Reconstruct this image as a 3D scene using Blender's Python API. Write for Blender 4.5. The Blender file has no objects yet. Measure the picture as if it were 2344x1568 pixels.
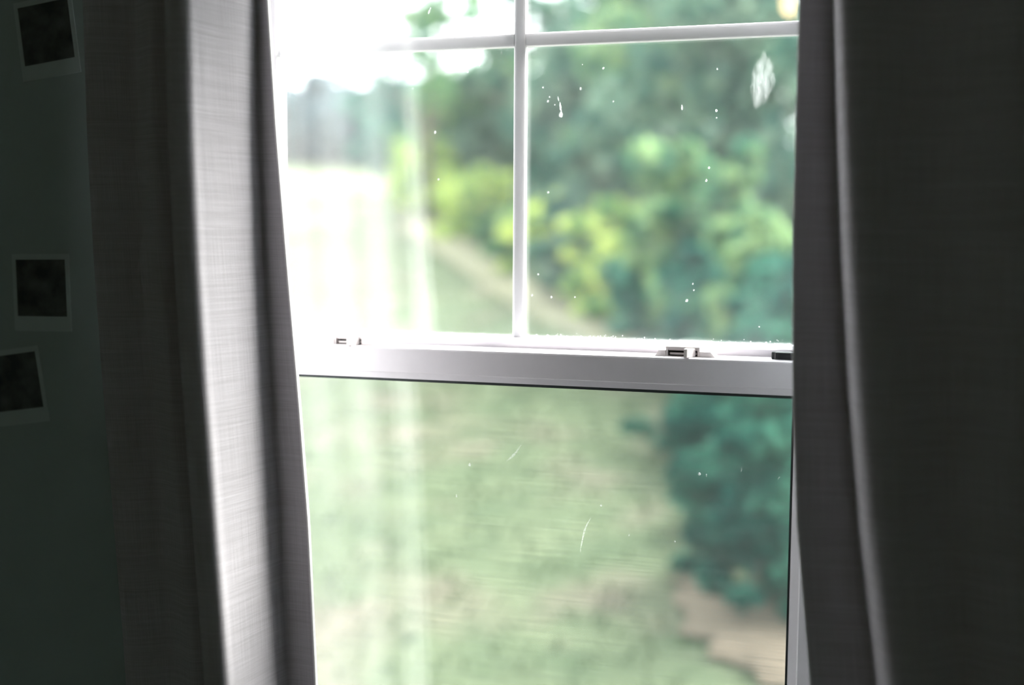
import bpy, bmesh, math, random
import numpy as np
from mathutils import Vector, Matrix

scene = bpy.context.scene
C = scene.collection
random.seed(7)
rng = np.random.default_rng(11)

# ------------------------------------------------------------------ camera
YAW, PITCH, ROLL = math.radians(17.187), math.radians(5.213), math.radians(0.3365)
CAM = Vector((0.4235, -1.352, 1.390))
LENS = 42.0
FPX = LENS / 36.0 * 2344
_F = Vector((-math.sin(YAW) * math.cos(PITCH), math.cos(YAW) * math.cos(PITCH), -math.sin(PITCH)))
_R0 = Vector((math.cos(YAW), math.sin(YAW), 0))
_U0 = _R0.cross(_F)
_R = _R0 * math.cos(ROLL) + _U0 * math.sin(ROLL)
_U = _U0 * math.cos(ROLL) - _R0 * math.sin(ROLL)
cam_data = bpy.data.cameras.new('camera')
cam_data.lens = LENS
cam_data.sensor_width = 36
cam_data.clip_start = 0.02
cam_data.clip_end = 300
cam_data.dof.use_dof = True
cam_data.dof.focus_distance = 1.40
cam_data.dof.aperture_fstop = 1.55
cam = bpy.data.objects.new('camera', cam_data)
C.objects.link(cam)
M = Matrix((_R, _U, -_F)).transposed().to_4x4()
M.translation = CAM
cam.matrix_world = M
scene.camera = cam

# ------------------------------------------------------------------ sky, sun, exposure
world = bpy.data.worlds.new('sky')
scene.world = world
world.use_nodes = True
bg = world.node_tree.nodes['Background']
bg.inputs['Color'].default_value = (0.93, 0.965, 1.0, 1)
bg.inputs['Strength'].default_value = 4.8

SUN_DIR = Vector((0.47, 0.47, 0.75)).normalized()      # towards the hazy sun, outside and to the right
sun_data = bpy.data.lights.new('sun', 'SUN')
sun_data.energy = 14.0
sun_data.angle = math.radians(28)
sun_data.color = (1.0, 0.965, 0.91)
sun = bpy.data.objects.new('sun', sun_data)
C.objects.link(sun)
sun.rotation_euler = SUN_DIR.to_track_quat('Z', 'Y').to_euler()
sun.location = (6, 5, 9)

vs = scene.view_settings
vs.view_transform = 'Standard'
vs.look = 'None'
vs.exposure = 0.8
vs.gamma = 1.0
vs.use_curve_mapping = False
scene.cycles.transparent_max_bounces = 24
scene.cycles.max_bounces = 10
scene.cycles.diffuse_bounces = 6
scene.cycles.sample_clamp_indirect = 6.0

# ------------------------------------------------------------------ helpers
def ray(px, py):
    return (_F * FPX + _R * (px - 1172) + _U * (784 - py)).normalized()

def at_y(px, py, Y):
    d = ray(px, py)
    return CAM + d * ((Y - CAM.y) / d.y)

def tag(o, label=None, cat=None, group=None, kind=None):
    if label: o['label'] = label
    if cat: o['category'] = cat
    if group: o['group'] = group
    if kind: o['kind'] = kind
    return o

def empty(name, loc=(0, 0, 0)):
    o = bpy.data.objects.new(name, None)
    o.empty_display_size = 0.05
    o.location = loc
    C.objects.link(o)
    return o

def link(name, me, mat, parent=None, smooth=False):
    o = bpy.data.objects.new(name, me)
    C.objects.link(o)
    if mat is not None:
        me.materials.clear()
        me.materials.append(mat)
    if smooth:
        for p in me.polygons: p.use_smooth = True
    if parent is not None:
        o.parent = parent
        o.matrix_parent_inverse = Matrix.Translation(-Vector(world_loc(parent)))
    return o

def world_loc(o):
    p = Vector(o.location)
    while o.parent is not None:
        o = o.parent
        break
    return p

def from_bm(name, bm, mat, parent=None, smooth=False, bevel=0.0, segs=2):
    if bevel > 0:
        bmesh.ops.bevel(bm, geom=[e for e in bm.edges if e.calc_face_angle(0) > 0.5], offset=bevel,
                        segments=segs, affect='EDGES', profile=0.5)
    bmesh.ops.recalc_face_normals(bm, faces=bm.faces)
    me = bpy.data.meshes.new(name)
    bm.to_mesh(me)
    bm.free()
    return link(name, me, mat, parent, smooth)

def add_box(bm, x0, x1, y0, y1, z0, z1):
    vs_ = [bm.verts.new(p) for p in ((x0, y0, z0), (x1, y0, z0), (x1, y1, z0), (x0, y1, z0),
                                     (x0, y0, z1), (x1, y0, z1), (x1, y1, z1), (x0, y1, z1))]
    for f in ((0, 3, 2, 1), (4, 5, 6, 7), (0, 1, 5, 4), (1, 2, 6, 5), (2, 3, 7, 6), (3, 0, 4, 7)):
        bm.faces.new([vs_[i] for i in f])

def box(name, b, mat, parent=None, bevel=0.0, segs=2):
    bm = bmesh.new()
    add_box(bm, *b)
    return from_bm(name, bm, mat, parent, False, bevel, segs)

def add_prism(bm, prof, a, b, axis='x'):
    """extrude a closed profile along an axis; the profile is (y,z), (x,z) or (x,y)"""
    def P(u, v, t):
        return {'x': (t, u, v), 'y': (u, t, v), 'z': (u, v, t)}[axis]
    A = [bm.verts.new(P(u, v, a)) for u, v in prof]
    B = [bm.verts.new(P(u, v, b)) for u, v in prof]
    n = len(prof)
    bm.faces.new(A)
    bm.faces.new(B[::-1])
    for i in range(n):
        bm.faces.new((A[i], A[(i + 1) % n], B[(i + 1) % n], B[i]))

def prism(name, prof, a, b, axis, mat, parent=None, bevel=0.0, segs=2):
    bm = bmesh.new()
    add_prism(bm, prof, a, b, axis)
    return from_bm(name, bm, mat, parent, False, bevel, segs)

def add_tube(bm, pts, radii, n=8):
    pts = [Vector(p) for p in pts]
    rings = []
    for i, p in enumerate(pts):
        d = (pts[min(i + 1, len(pts) - 1)] - pts[max(i - 1, 0)]).normalized()
        u = d.orthogonal().normalized()
        if i and abs(u.dot(lastu)) < 0.999:
            u = (lastu - d * lastu.dot(d)).normalized()
        lastu = u
        v = d.cross(u)
        r = radii[i] if hasattr(radii, '__len__') else radii
        rings.append([bm.verts.new(p + (u * math.cos(2 * math.pi * k / n) + v * math.sin(2 * math.pi * k / n)) * r) for k in range(n)])
    for a, b in zip(rings, rings[1:]):
        for k in range(n):
            bm.faces.new((a[k], a[(k + 1) % n], b[(k + 1) % n], b[k]))
    bm.faces.new(rings[0][::-1])
    bm.faces.new(rings[-1])

def add_lathe(bm, prof, c, n=24):
    """revolve (r,z) about the vertical through c"""
    rings = []
    for r, z in prof:
        if r < 1e-6:
            rings.append([bm.verts.new((c[0], c[1], c[2] + z))])
        else:
            rings.append([bm.verts.new((c[0] + r * math.cos(2 * math.pi * k / n), c[1] + r * math.sin(2 * math.pi * k / n), c[2] + z)) for k in range(n)])
    for a, b in zip(rings, rings[1:]):
        for k in range(n):
            q = []
            for w in (a[k % len(a)], a[(k + 1) % len(a)], b[(k + 1) % len(b)], b[k % len(b)]):
                if w not in q: q.append(w)
            if len(q) > 2: bm.faces.new(q)

# ------------------------------------------------------------------ materials
def mat_new(name):
    m = bpy.data.materials.new(name)
    m.use_nodes = True
    nt = m.node_tree
    nt.nodes.clear()
    out = nt.nodes.new('ShaderNodeOutputMaterial')
    return m, nt, out

def N(nt, t, **kw):
    n = nt.nodes.new(t)
    for k, v in kw.items():
        if k in n.inputs: n.inputs[k].default_value = v
        else: setattr(n, k, v)
    return n

def plain(name, col, rough=0.5, noise=0.0, nscale=20, bump=0.0, spec=0.5, metal=0.0):
    m, nt, out = mat_new(name)
    b = N(nt, 'ShaderNodeBsdfPrincipled', Roughness=rough, Metallic=metal)
    b.inputs['Specular IOR Level'].default_value = spec
    b.inputs['Base Color'].default_value = (*col, 1)
    nt.links.new(b.outputs[0], out.inputs[0])
    tc = N(nt, 'ShaderNodeTexCoord')
    tx = N(nt, 'ShaderNodeTexNoise', Scale=nscale, Detail=4.0)
    nt.links.new(tc.outputs['Object'], tx.inputs['Vector'])
    if noise > 0:
        mx = N(nt, 'ShaderNodeMix', data_type='RGBA')
        mx.inputs[6].default_value = (*[c * (1 - noise) for c in col], 1)
        mx.inputs[7].default_value = (*[min(1, c * (1 + noise)) for c in col], 1)
        nt.links.new(tx.outputs['Fac'], mx.inputs[0])
        nt.links.new(mx.outputs[2], b.inputs['Base Color'])
    if bump > 0:
        bp = N(nt, 'ShaderNodeBump', Strength=bump, Distance=0.002)
        nt.links.new(tx.outputs['Fac'], bp.inputs['Height'])
        nt.links.new(bp.outputs[0], b.inputs['Normal'])
    return m

M_vinyl = plain('white_vinyl', (0.805, 0.765, 0.81), 0.38, 0.03, 60)
M_lock = plain('white_lock_plastic', (0.72, 0.67, 0.665), 0.35, 0.02, 80)
M_slot_shade = plain('lock_slot_shade', (0.035, 0.04, 0.035), 0.6, 0.2, 300)  # near-black colour standing in for shade inside the lock opening
M_gasket = plain('dark_glazing_gasket', (0.02, 0.028, 0.03), 0.6, 0.2, 90)
M_black = plain('black_plastic', (0.012, 0.013, 0.016), 0.45, 0.2, 200)
M_wall = plain('painted_wall', (0.48, 0.565, 0.56), 0.9, 0.05, 6, 0.15)
M_ceil = plain('painted_ceiling', (0.68, 0.74, 0.74), 0.95, 0.03, 8, 0.1)
M_trim = plain('painted_trim', (0.72, 0.71, 0.71), 0.5, 0.03, 20)
M_rod = plain('dark_metal_rod', (0.05, 0.05, 0.05), 0.4, 0.1, 50, 0, 0.5, 0.8)
M_card = plain('print_card', (0.64, 0.72, 0.715), 0.5, 0.04, 60)
M_cord = plain('lamp_cord', (0.03, 0.03, 0.03), 0.6, 0.1, 90)
M_brass = plain('lamp_socket_brass', (0.35, 0.24, 0.09), 0.35, 0.1, 40, 0, 0.5, 0.9)

def print_mat():
    m, nt, out = mat_new('print_picture')
    b = N(nt, 'ShaderNodeBsdfPrincipled', Roughness=0.35)
    tc = N(nt, 'ShaderNodeTexCoord')
    tx = N(nt, 'ShaderNodeTexNoise', Scale=38.0, Detail=3.0)
    oi = N(nt, 'ShaderNodeObjectInfo')
    ad = N(nt, 'ShaderNodeVectorMath', operation='ADD')
    nt.links.new(tc.outputs['Object'], ad.inputs[0]); nt.links.new(oi.outputs['Location'], ad.inputs[1])
    nt.links.new(ad.outputs[0], tx.inputs['Vector'])
    r = N(nt, 'ShaderNodeValToRGB')
    r.color_ramp.elements[0].color = (0.05, 0.062, 0.066, 1); r.color_ramp.elements[0].position = 0.35
    r.color_ramp.elements[1].color = (0.17, 0.185, 0.185, 1); r.color_ramp.elements[1].position = 0.75
    nt.links.new(tx.outputs['Fac'], r.inputs[0]); nt.links.new(r.outputs[0], b.inputs['Base Color'])
    nt.links.new(b.outputs[0], out.inputs[0])
    return m
M_print = print_mat()

def floor_mat():
    m, nt, out = mat_new('grey_plank_floor')
    b = N(nt, 'ShaderNodeBsdfPrincipled', Roughness=0.45)
    tc = N(nt, 'ShaderNodeTexCoord')
    br = N(nt, 'ShaderNodeTexBrick', Scale=1.0)
    br.inputs['Color1'].default_value = (0.12, 0.15, 0.147, 1); br.inputs['Color2'].default_value = (0.15, 0.185, 0.18, 1)
    br.inputs['Mortar'].default_value = (0.04, 0.045, 0.045, 1)
    br.inputs['Mortar Size'].default_value = 0.003; br.inputs['Brick Width'].default_value = 1.1; br.inputs['Row Height'].default_value = 0.11
    nt.links.new(tc.outputs['Object'], br.inputs['Vector'])
    nt.links.new(br.outputs[0], b.inputs['Base Color']); nt.links.new(b.outputs[0], out.inputs[0])
    return m
M_floor = floor_mat()

def fabric_mat():
    """pale slubbed linen-look blackout cloth; UV in metres"""
    m, nt, out = mat_new('pale_linen_cloth')
    uv = N(nt, 'ShaderNodeUVMap')
    def thread(sx, sy, detail=2.0):
        mp = N(nt, 'ShaderNodeMapping'); mp.inputs['Scale'].default_value = (sx, sy, 1)
        nt.links.new(uv.outputs[0], mp.inputs[0])
        t = N(nt, 'ShaderNodeTexNoise', Scale=1.0, Detail=detail, Roughness=0.6)
        nt.links.new(mp.outputs[0], t.inputs['Vector'])
        return t.outputs['Fac']
    def math_(op, a, b=None):
        n = N(nt, 'ShaderNodeMath', operation=op)
        for i, s in enumerate((a, b)):
            if s is None: continue
            if isinstance(s, (int, float)): n.inputs[i].default_value = s
            else: nt.links.new(s, n.inputs[i])
        return n.outputs[0]
    hz = thread(14, 900)         # weft threads, run across
    vt = thread(1100, 10)        # warp threads, run down
    hz2 = thread(6, 230)         # thick slubs
    s = math_('ADD', math_('ADD', hz, vt), math_('MULTIPLY', hz2, 0.8))
    mr = N(nt, 'ShaderNodeMapRange'); mr.inputs[1].default_value = 1.0; mr.inputs[2].default_value = 1.8
    mr.inputs[3].default_value = 0.0; mr.inputs[4].default_value = 1.0
    nt.links.new(s, mr.inputs[0])
    cr = N(nt, 'ShaderNodeMix', data_type='RGBA')
    cr.inputs[6].default_value = (0.50, 0.476, 0.505, 1); cr.inputs[7].default_value = (0.675, 0.642, 0.685, 1)
    nt.links.new(mr.outputs[0], cr.inputs[0])
    bp = N(nt, 'ShaderNodeBump', Strength=0.35, Distance=0.0006)
    nt.links.new(s, bp.inputs['Height'])
    d = N(nt, 'ShaderNodeBsdfDiffuse', Roughness=0.6)
    nt.links.new(cr.outputs[2], d.inputs['Color'])
    nt.links.new(bp.outputs[0], d.inputs['Normal'])
    nt.links.new(d.outputs[0], out.inputs[0])
    return m
M_cloth = fabric_mat()

def hem_mat():
    m, nt, out = mat_new('folded_hem_cloth')
    d = N(nt, 'ShaderNodeBsdfDiffuse')
    tc = N(nt, 'ShaderNodeTexCoord'); tx = N(nt, 'ShaderNodeTexNoise', Scale=220.0, Detail=2.0)
    nt.links.new(tc.outputs['Object'], tx.inputs['Vector'])
    mx = N(nt, 'ShaderNodeMix', data_type='RGBA')
    mx.inputs[6].default_value = (0.7, 0.685, 0.69, 1); mx.inputs[7].default_value = (0.84, 0.82, 0.83, 1)
    nt.links.new(tx.outputs['Fac'], mx.inputs[0]); nt.links.new(mx.outputs[2], d.inputs['Color'])
    nt.links.new(d.outputs[0], out.inputs[0])
    return m
M_hem = hem_mat()
M_lining = plain('white_blackout_lining', (0.85, 0.83, 0.86), 0.9, 0.02, 60, 0.1, 0.1)

def glass_mat(name, refl, dust, streak=0.0, band=None):
    """clear sheet glass: mirror share rising towards grazing angles, plus a film of dust that scatters light"""
    m, nt, out = mat_new(name)
    L = nt.links.new
    lw = N(nt, 'ShaderNodeLayerWeight', Blend=0.5)
    pw = N(nt, 'ShaderNodeMath', operation='POWER'); pw.inputs[1].default_value = 5.0
    L(lw.outputs['Facing'], pw.inputs[0])
    ma = N(nt, 'ShaderNodeMath', operation='MULTIPLY_ADD'); ma.inputs[1].default_value = 1 - refl; ma.inputs[2].default_value = refl
    L(pw.outputs[0], ma.inputs[0])
    tr = N(nt, 'ShaderNodeBsdfTransparent'); tr.inputs[0].default_value = (0.985, 0.995, 0.99, 1)
    gl = N(nt, 'ShaderNodeBsdfGlossy', Roughness=0.0); gl.inputs['Color'].default_value = (1, 1, 1, 1)
    mx = N(nt, 'ShaderNodeMixShader')
    L(ma.outputs[0], mx.inputs[0]); L(tr.outputs[0], mx.inputs[1]); L(gl.outputs[0], mx.inputs[2])
    df = N(nt, 'ShaderNodeBsdfDiffuse'); df.inputs[0].default_value = (0.85, 0.9, 0.9, 1)
    tl = N(nt, 'ShaderNodeBsdfTranslucent'); tl.inputs[0].default_value = (0.85, 0.9, 0.9, 1)
    hz = N(nt, 'ShaderNodeMixShader', Fac=0.6); L(df.outputs[0], hz.inputs[1]); L(tl.outputs[0], hz.inputs[2])
    tc = N(nt, 'ShaderNodeTexCoord')
    n1 = N(nt, 'ShaderNodeTexNoise', Scale=9.0, Detail=5.0, Roughness=0.65)
    L(tc.outputs['Object'], n1.inputs['Vector'])
    mr = N(nt, 'ShaderNodeMapRange'); mr.inputs[1].default_value = 0.3; mr.inputs[2].default_value = 0.75
    mr.inputs[3].default_value = dust * 0.5; mr.inputs[4].default_value = dust * 1.5
    L(n1.outputs['Fac'], mr.inputs[0])
    fac = mr.outputs[0]
    def add(a, b):
        n = N(nt, 'ShaderNodeMath', operation='ADD', use_clamp=True); L(a, n.inputs[0]); L(b, n.inputs[1]); return n.outputs[0]
    if streak:
        mp = N(nt, 'ShaderNodeMapping'); mp.inputs['Scale'].default_value = (7, 1, 420); mp.inputs['Rotation'].default_value = (0, math.radians(1.2), 0)
        L(tc.outputs['Object'], mp.inputs[0])
        n2 = N(nt, 'ShaderNodeTexNoise', Scale=1.0, Detail=3.0, Roughness=0.7); L(mp.outputs[0], n2.inputs['Vector'])
        m2 = N(nt, 'ShaderNodeMapRange'); m2.inputs[1].default_value = 0.5; m2.inputs[2].default_value = 0.85
        m2.inputs[3].default_value = 0; m2.inputs[4].default_value = streak
        L(n2.outputs['Fac'], m2.inputs[0])
        fac = add(fac, m2.outputs[0])
    if band:
        z0, h, s = band                # dried-on grime along the bottom edge of the sheet
        sx = N(nt, 'ShaderNodeSeparateXYZ'); L(tc.outputs['Object'], sx.inputs[0])
        n3 = N(nt, 'ShaderNodeTexNoise', Scale=130.0, Detail=3.0); L(tc.outputs['Object'], n3.inputs['Vector'])
        m3 = N(nt, 'ShaderNodeMapRange'); m3.inputs[1].default_value = z0 + h; m3.inputs[2].default_value = z0
        m3.inputs[3].default_value = 0; m3.inputs[4].default_value = 1
        L(sx.outputs['Z'], m3.inputs[0])
        p3 = N(nt, 'ShaderNodeMath', operation='POWER'); p3.inputs[1].default_value = 2.0; L(m3.outputs[0], p3.inputs[0])
        q3 = N(nt, 'ShaderNodeMath', operation='MULTIPLY'); L(p3.outputs[0], q3.inputs[0]); L(n3.outputs['Fac'], q3.inputs[1])
        r3 = N(nt, 'ShaderNodeMath', operation='MULTIPLY'); L(q3.outputs[0], r3.inputs[0]); r3.inputs[1].default_value = s
        fac = add(fac, r3.outputs[0])
    mo = N(nt, 'ShaderNodeMixShader'); L(fac, mo.inputs[0]); L(mx.outputs[0], mo.inputs[1]); L(hz.outputs[0], mo.inputs[2])
    L(mo.outputs[0], out.inputs[0])
    return m
M_glass_clean = glass_mat('inner_sheet_glass', 0.031, 0.0)
M_glass_upper = glass_mat('dusty_outer_sheet_glass', 0.031, 0.016, 0.0, (1.2610, 0.0050, 0.30))
M_glass_lower = glass_mat('wiped_streaky_sheet_glass', 0.031, 0.003, 0.022)

def smear_mat():
    m, nt, out = mat_new('chalky_smear')
    L = nt.links.new
    tc = N(nt, 'ShaderNodeTexCoord')
    mp = N(nt, 'ShaderNodeMapping'); mp.inputs['Scale'].default_value = (230, 230, 55); mp.inputs['Rotation'].default_value = (0, 0.12, 0)
    L(tc.outputs['Object'], mp.inputs[0])
    n1 = N(nt, 'ShaderNodeTexNoise', Scale=1.0, Detail=5.0, Roughness=0.7); L(mp.outputs[0], n1.inputs['Vector'])
    at = N(nt, 'ShaderNodeAttribute', attribute_name='thick')
    a1 = N(nt, 'ShaderNodeMath', operation='MULTIPLY'); L(n1.outputs['Fac'], a1.inputs[0]); L(at.outputs['Fac'], a1.inputs[1])
    mr = N(nt, 'ShaderNodeMapRange'); mr.inputs[1].default_value = 0.22; mr.inputs[2].default_value = 0.58
    mr.inputs[3].default_value = 0; mr.inputs[4].default_value = 0.30
    L(a1.outputs[0], mr.inputs[0])
    tr = N(nt, 'ShaderNodeBsdfTransparent')
    df = N(nt, 'ShaderNodeBsdfDiffuse'); df.inputs[0].default_value = (0.9, 0.9, 0.93, 1)
    tl = N(nt, 'ShaderNodeBsdfTranslucent'); tl.inputs[0].default_value = (0.9, 0.9, 0.93, 1)
    hz = N(nt, 'ShaderNodeMixShader', Fac=0.6); L(df.outputs[0], hz.inputs[1]); L(tl.outputs[0], hz.inputs[2])
    mo = N(nt, 'ShaderNodeMixShader'); L(mr.outputs[0], mo.inputs[0]); L(tr.outputs[0], mo.inputs[1]); L(hz.outputs[0], mo.inputs[2])
    L(mo.outputs[0], out.inputs[0])
    return m
M_smear = smear_mat()

def drop_mat():
    m, nt, out = mat_new('dried_water_spots')
    L = nt.links.new
    df = N(nt, 'ShaderNodeBsdfDiffuse'); df.inputs[0].default_value = (0.92, 0.93, 0.95, 1)
    tl = N(nt, 'ShaderNodeBsdfTranslucent'); tl.inputs[0].default_value = (0.92, 0.93, 0.95, 1)
    hz = N(nt, 'ShaderNodeMixShader', Fac=0.6); L(df.outputs[0], hz.inputs[1]); L(tl.outputs[0], hz.inputs[2])
    tr = N(nt, 'ShaderNodeBsdfTransparent')
    tc = N(nt, 'ShaderNodeTexCoord')
    n1 = N(nt, 'ShaderNodeTexNoise', Scale=600.0); L(tc.outputs['Object'], n1.inputs['Vector'])
    mr = N(nt, 'ShaderNodeMapRange'); mr.inputs[1].default_value = 0.3; mr.inputs[2].default_value = 0.6; mr.inputs[3].default_value = 0.08; mr.inputs[4].default_value = 0.36
    L(n1.outputs['Fac'], mr.inputs[0])
    mo = N(nt, 'ShaderNodeMixShader'); L(mr.outputs[0], mo.inputs[0]); L(tr.outputs[0], mo.inputs[1]); L(hz.outputs[0], mo.inputs[2])
    L(mo.outputs[0], out.inputs[0])
    return m
M_drop = drop_mat()

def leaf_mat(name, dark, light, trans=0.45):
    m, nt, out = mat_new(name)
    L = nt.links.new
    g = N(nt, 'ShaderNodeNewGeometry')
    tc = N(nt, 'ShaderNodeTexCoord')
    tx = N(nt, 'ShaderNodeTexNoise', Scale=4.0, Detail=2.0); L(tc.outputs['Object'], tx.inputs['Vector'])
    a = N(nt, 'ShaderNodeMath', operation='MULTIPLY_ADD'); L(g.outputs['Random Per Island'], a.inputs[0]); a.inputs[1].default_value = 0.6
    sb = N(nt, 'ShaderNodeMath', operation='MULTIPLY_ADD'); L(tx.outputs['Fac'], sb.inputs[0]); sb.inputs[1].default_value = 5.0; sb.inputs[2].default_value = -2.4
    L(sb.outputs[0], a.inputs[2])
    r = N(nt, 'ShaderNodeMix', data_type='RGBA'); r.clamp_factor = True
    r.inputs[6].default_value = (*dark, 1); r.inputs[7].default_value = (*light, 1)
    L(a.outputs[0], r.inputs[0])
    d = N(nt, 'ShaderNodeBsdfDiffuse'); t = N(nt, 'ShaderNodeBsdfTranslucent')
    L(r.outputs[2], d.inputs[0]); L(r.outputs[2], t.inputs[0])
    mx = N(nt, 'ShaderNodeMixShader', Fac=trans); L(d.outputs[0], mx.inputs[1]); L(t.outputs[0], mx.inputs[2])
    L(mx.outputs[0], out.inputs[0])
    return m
LEAF = {
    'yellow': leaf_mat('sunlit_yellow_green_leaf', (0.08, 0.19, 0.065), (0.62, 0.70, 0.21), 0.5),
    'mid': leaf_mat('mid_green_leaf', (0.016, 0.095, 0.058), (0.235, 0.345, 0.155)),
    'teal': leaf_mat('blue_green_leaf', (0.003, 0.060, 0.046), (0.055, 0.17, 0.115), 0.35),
    'grey': leaf_mat('grey_green_leaf', (0.020, 0.085, 0.066), (0.175, 0.245, 0.17), 0.4),
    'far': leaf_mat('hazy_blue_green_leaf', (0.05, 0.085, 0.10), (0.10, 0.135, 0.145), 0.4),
}
M_bark = plain('grey_brown_bark', (0.13, 0.10, 0.08), 0.9, 0.3, 14, 0.5)

def lawn_mat():
    m, nt, out = mat_new('lawn_turf')
    L = nt.links.new
    b = N(nt, 'ShaderNodeBsdfDiffuse')
    tc = N(nt, 'ShaderNodeTexCoord')
    n1 = N(nt, 'ShaderNodeTexNoise', Scale=1.1, Detail=3.0, Roughness=0.55); L(tc.outputs['Object'], n1.inputs['Vector'])
    n2 = N(nt, 'ShaderNodeTexNoise', Scale=3.2, Detail=4.0); L(tc.outputs['Object'], n2.inputs['Vector'])
    r1 = N(nt, 'ShaderNodeMix', data_type='RGBA')
    r1.inputs[6].default_value = (0.042, 0.066, 0.038, 1); r1.inputs[7].default_value = (0.132, 0.146, 0.092, 1)
    L(n2.outputs['Fac'], r1.inputs[0])
    m1 = N(nt, 'ShaderNodeMapRange'); m1.inputs[1].default_value = 0.50; m1.inputs[2].default_value = 0.68
    L(n1.outputs['Fac'], m1.inputs[0])
    m1.inputs[4].default_value = 0.8
    r2 = N(nt, 'ShaderNodeMix', data_type='RGBA'); r2.inputs[7].default_value = (0.138, 0.116, 0.094, 1)
    L(m1.outputs[0], r2.inputs[0]); L(r1.outputs[2], r2.inputs[6])
    L(r2.outputs[2], b.inputs[0]); L(b.outputs[0], out.inputs[0])
    return m
M_lawn = lawn_mat()
M_soil = plain('pale_dry_soil', (0.125, 0.100, 0.076), 1.0, 0.25, 3.5, 0.6, 0.1)
M_dry = plain('dry_straw_turf', (0.125, 0.122, 0.080), 1.0, 0.2, 2.5, 0.5, 0.1)
M_grass = leaf_mat('grass_blade', (0.03, 0.055, 0.024), (0.085, 0.105, 0.052), 0.4)
M_siding = plain('outside_wall_board', (0.55, 0.55, 0.53), 0.8, 0.05, 5)

# ------------------------------------------------------------------ the room
WY0, WY1 = -0.08, 0.12                 # inner and outer face of the window wall
RX0, RX1, RY0 = -2.2, 2.4, -3.6
OX, OZ0, OZ1 = 0.40, 0.47, 2.09        # half width and height of the opening
CEIL = 2.5

bm = bmesh.new()
add_box(bm, RX0 - 0.1, -OX, WY0, WY1, -0.6, CEIL + 0.1)
add_box(bm, OX, RX1 + 0.1, WY0, WY1, -0.6, CEIL + 0.1)
add_box(bm, -OX, OX, WY0, WY1, -0.6, OZ0)
add_box(bm, -OX, OX, WY0, WY1, OZ1, CEIL + 0.1)
tag(from_bm('wall_window', bm, M_wall), kind='structure')
tag(box('wall_left', (RX0 - 0.1, RX0, RY0, WY0, 0, CEIL), M_wall), kind='structure')
tag(box('wall_right', (RX1, RX1 + 0.1, RY0, WY0, 0, CEIL), M_wall), kind='structure')
tag(box('wall_back', (RX0 - 0.1, RX1 + 0.1, RY0 - 0.1, RY0, 0, CEIL), M_wall), kind='structure')
tag(box('floor', (RX0 - 0.1, RX1 + 0.1, RY0 - 0.1, WY0, -0.1, 0), M_floor), kind='structure')
tag(box('ceiling', (RX0 - 0.1, RX1 + 0.1, RY0 - 0.1, WY0, CEIL, CEIL + 0.1), M_ceil), kind='structure')
tag(box('baseboard_window', (RX0, RX1, WY0 - 0.014, WY0, 0, 0.10), M_trim, None, 0.003), kind='structure')
# casing round the opening
cw = 0.06
for i, b in enumerate(((-OX - cw, -OX, WY0 - 0.016, WY0, OZ0 - 0.0, OZ1 + cw), (OX, OX + cw, WY0 - 0.016, WY0, OZ0 - 0.0, OZ1 + cw),
                       (-OX, OX, WY0 - 0.016, WY0, OZ1, OZ1 + cw), (-OX - cw - 0.02, OX + cw + 0.02, WY0 - 0.05, WY0, OZ0 - 0.025, OZ0))):
    tag(box('trim_%d' % (i + 1), b, M_trim, None, 0.003), kind='structure')

# ------------------------------------------------------------------ the window frame
FX = 0.383                              # inner face of the jambs
bm = bmesh.new()
for s in (-1, 1):
    a, b = sorted((s * FX, s * OX))
    add_box(bm, a, b, -0.02, 0.115, OZ0, OZ1)
    a, b = sorted((s * (FX - 0.006), s * FX))
    add_box(bm, a, b, 0.0425, 0.0465, OZ0 + 0.02, OZ1 - 0.02)      # parting rib between the two tracks
    add_box(bm, a, b, -0.02, -0.008, OZ0 + 0.02, OZ1 - 0.02)       # inner stop
add_box(bm, -FX, FX, -0.02, 0.115, OZ1 - 0.025, OZ1)
add_prism(bm, [(-0.02, OZ0), (0.115, OZ0), (0.115, OZ0 + 0.018), (-0.02, OZ0 + 0.034)], -FX, FX, 'x')
win = tag(from_bm('window_1', bm, M_vinyl), kind='structure')

GX = 0.334                              # glass edge seen at the stiles
MUX, MUZ = -0.007, 1.6246               # the crossing of the muntins
# ---- upper sash, set further out
up = tag(empty('upper_sash', (0, 0.07, 1.215)), 'white vinyl upper window sash divided by slim crossing muntin bars', 'window sash')
prism('bottom_rail', [(0.048, 1.215), (0.048, 1.2575), (0.0495, 1.2588), (0.058, 1.2613), (0.082, 1.2613), (0.092, 1.259), (0.092, 1.215)], -0.378, 0.378, 'x', M_vinyl, up)
prism('top_rail', [(0.048, 2.062), (0.048, 2.012), (0.060, 2.004), (0.082, 2.004), (0.092, 2.010), (0.092, 2.062)], -0.378, 0.378, 'x', M_vinyl, up)
for s in (-1, 1):
    prism('stile', [(s * 0.378, 0.048), (s * (GX + 0.012), 0.048), (s * GX, 0.058), (s * GX, 0.084), (s * (GX + 0.010), 0.092), (s * 0.378, 0.092)],
          1.2613, 2.004, 'z', M_vinyl, up)
pane_up = box('pane', (-GX - 0.004, GX + 0.004, 0.0615, 0.0640, 1.2590, 2.0075), M_glass_clean, up)
pane_out = box('pane', (-GX - 0.004, GX + 0.004, 0.0765, 0.0790, 1.2590, 2.0075), M_glass_upper, up)
def muntin_prof(w, y0, y1):
    h = w / 2
    return [(-h, y0 + 0.0022), (-h * 0.86, y0 + 0.0004), (-h * 0.6, y0), (h * 0.6, y0), (h * 0.86, y0 + 0.0004), (h, y0 + 0.0022), (h, y1 - 0.0022), (h * 0.6, y1), (-h * 0.6, y1), (-h, y1 - 0.0022)]
mp_ = muntin_prof(0.0155, 0.0652, 0.0748)
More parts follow.
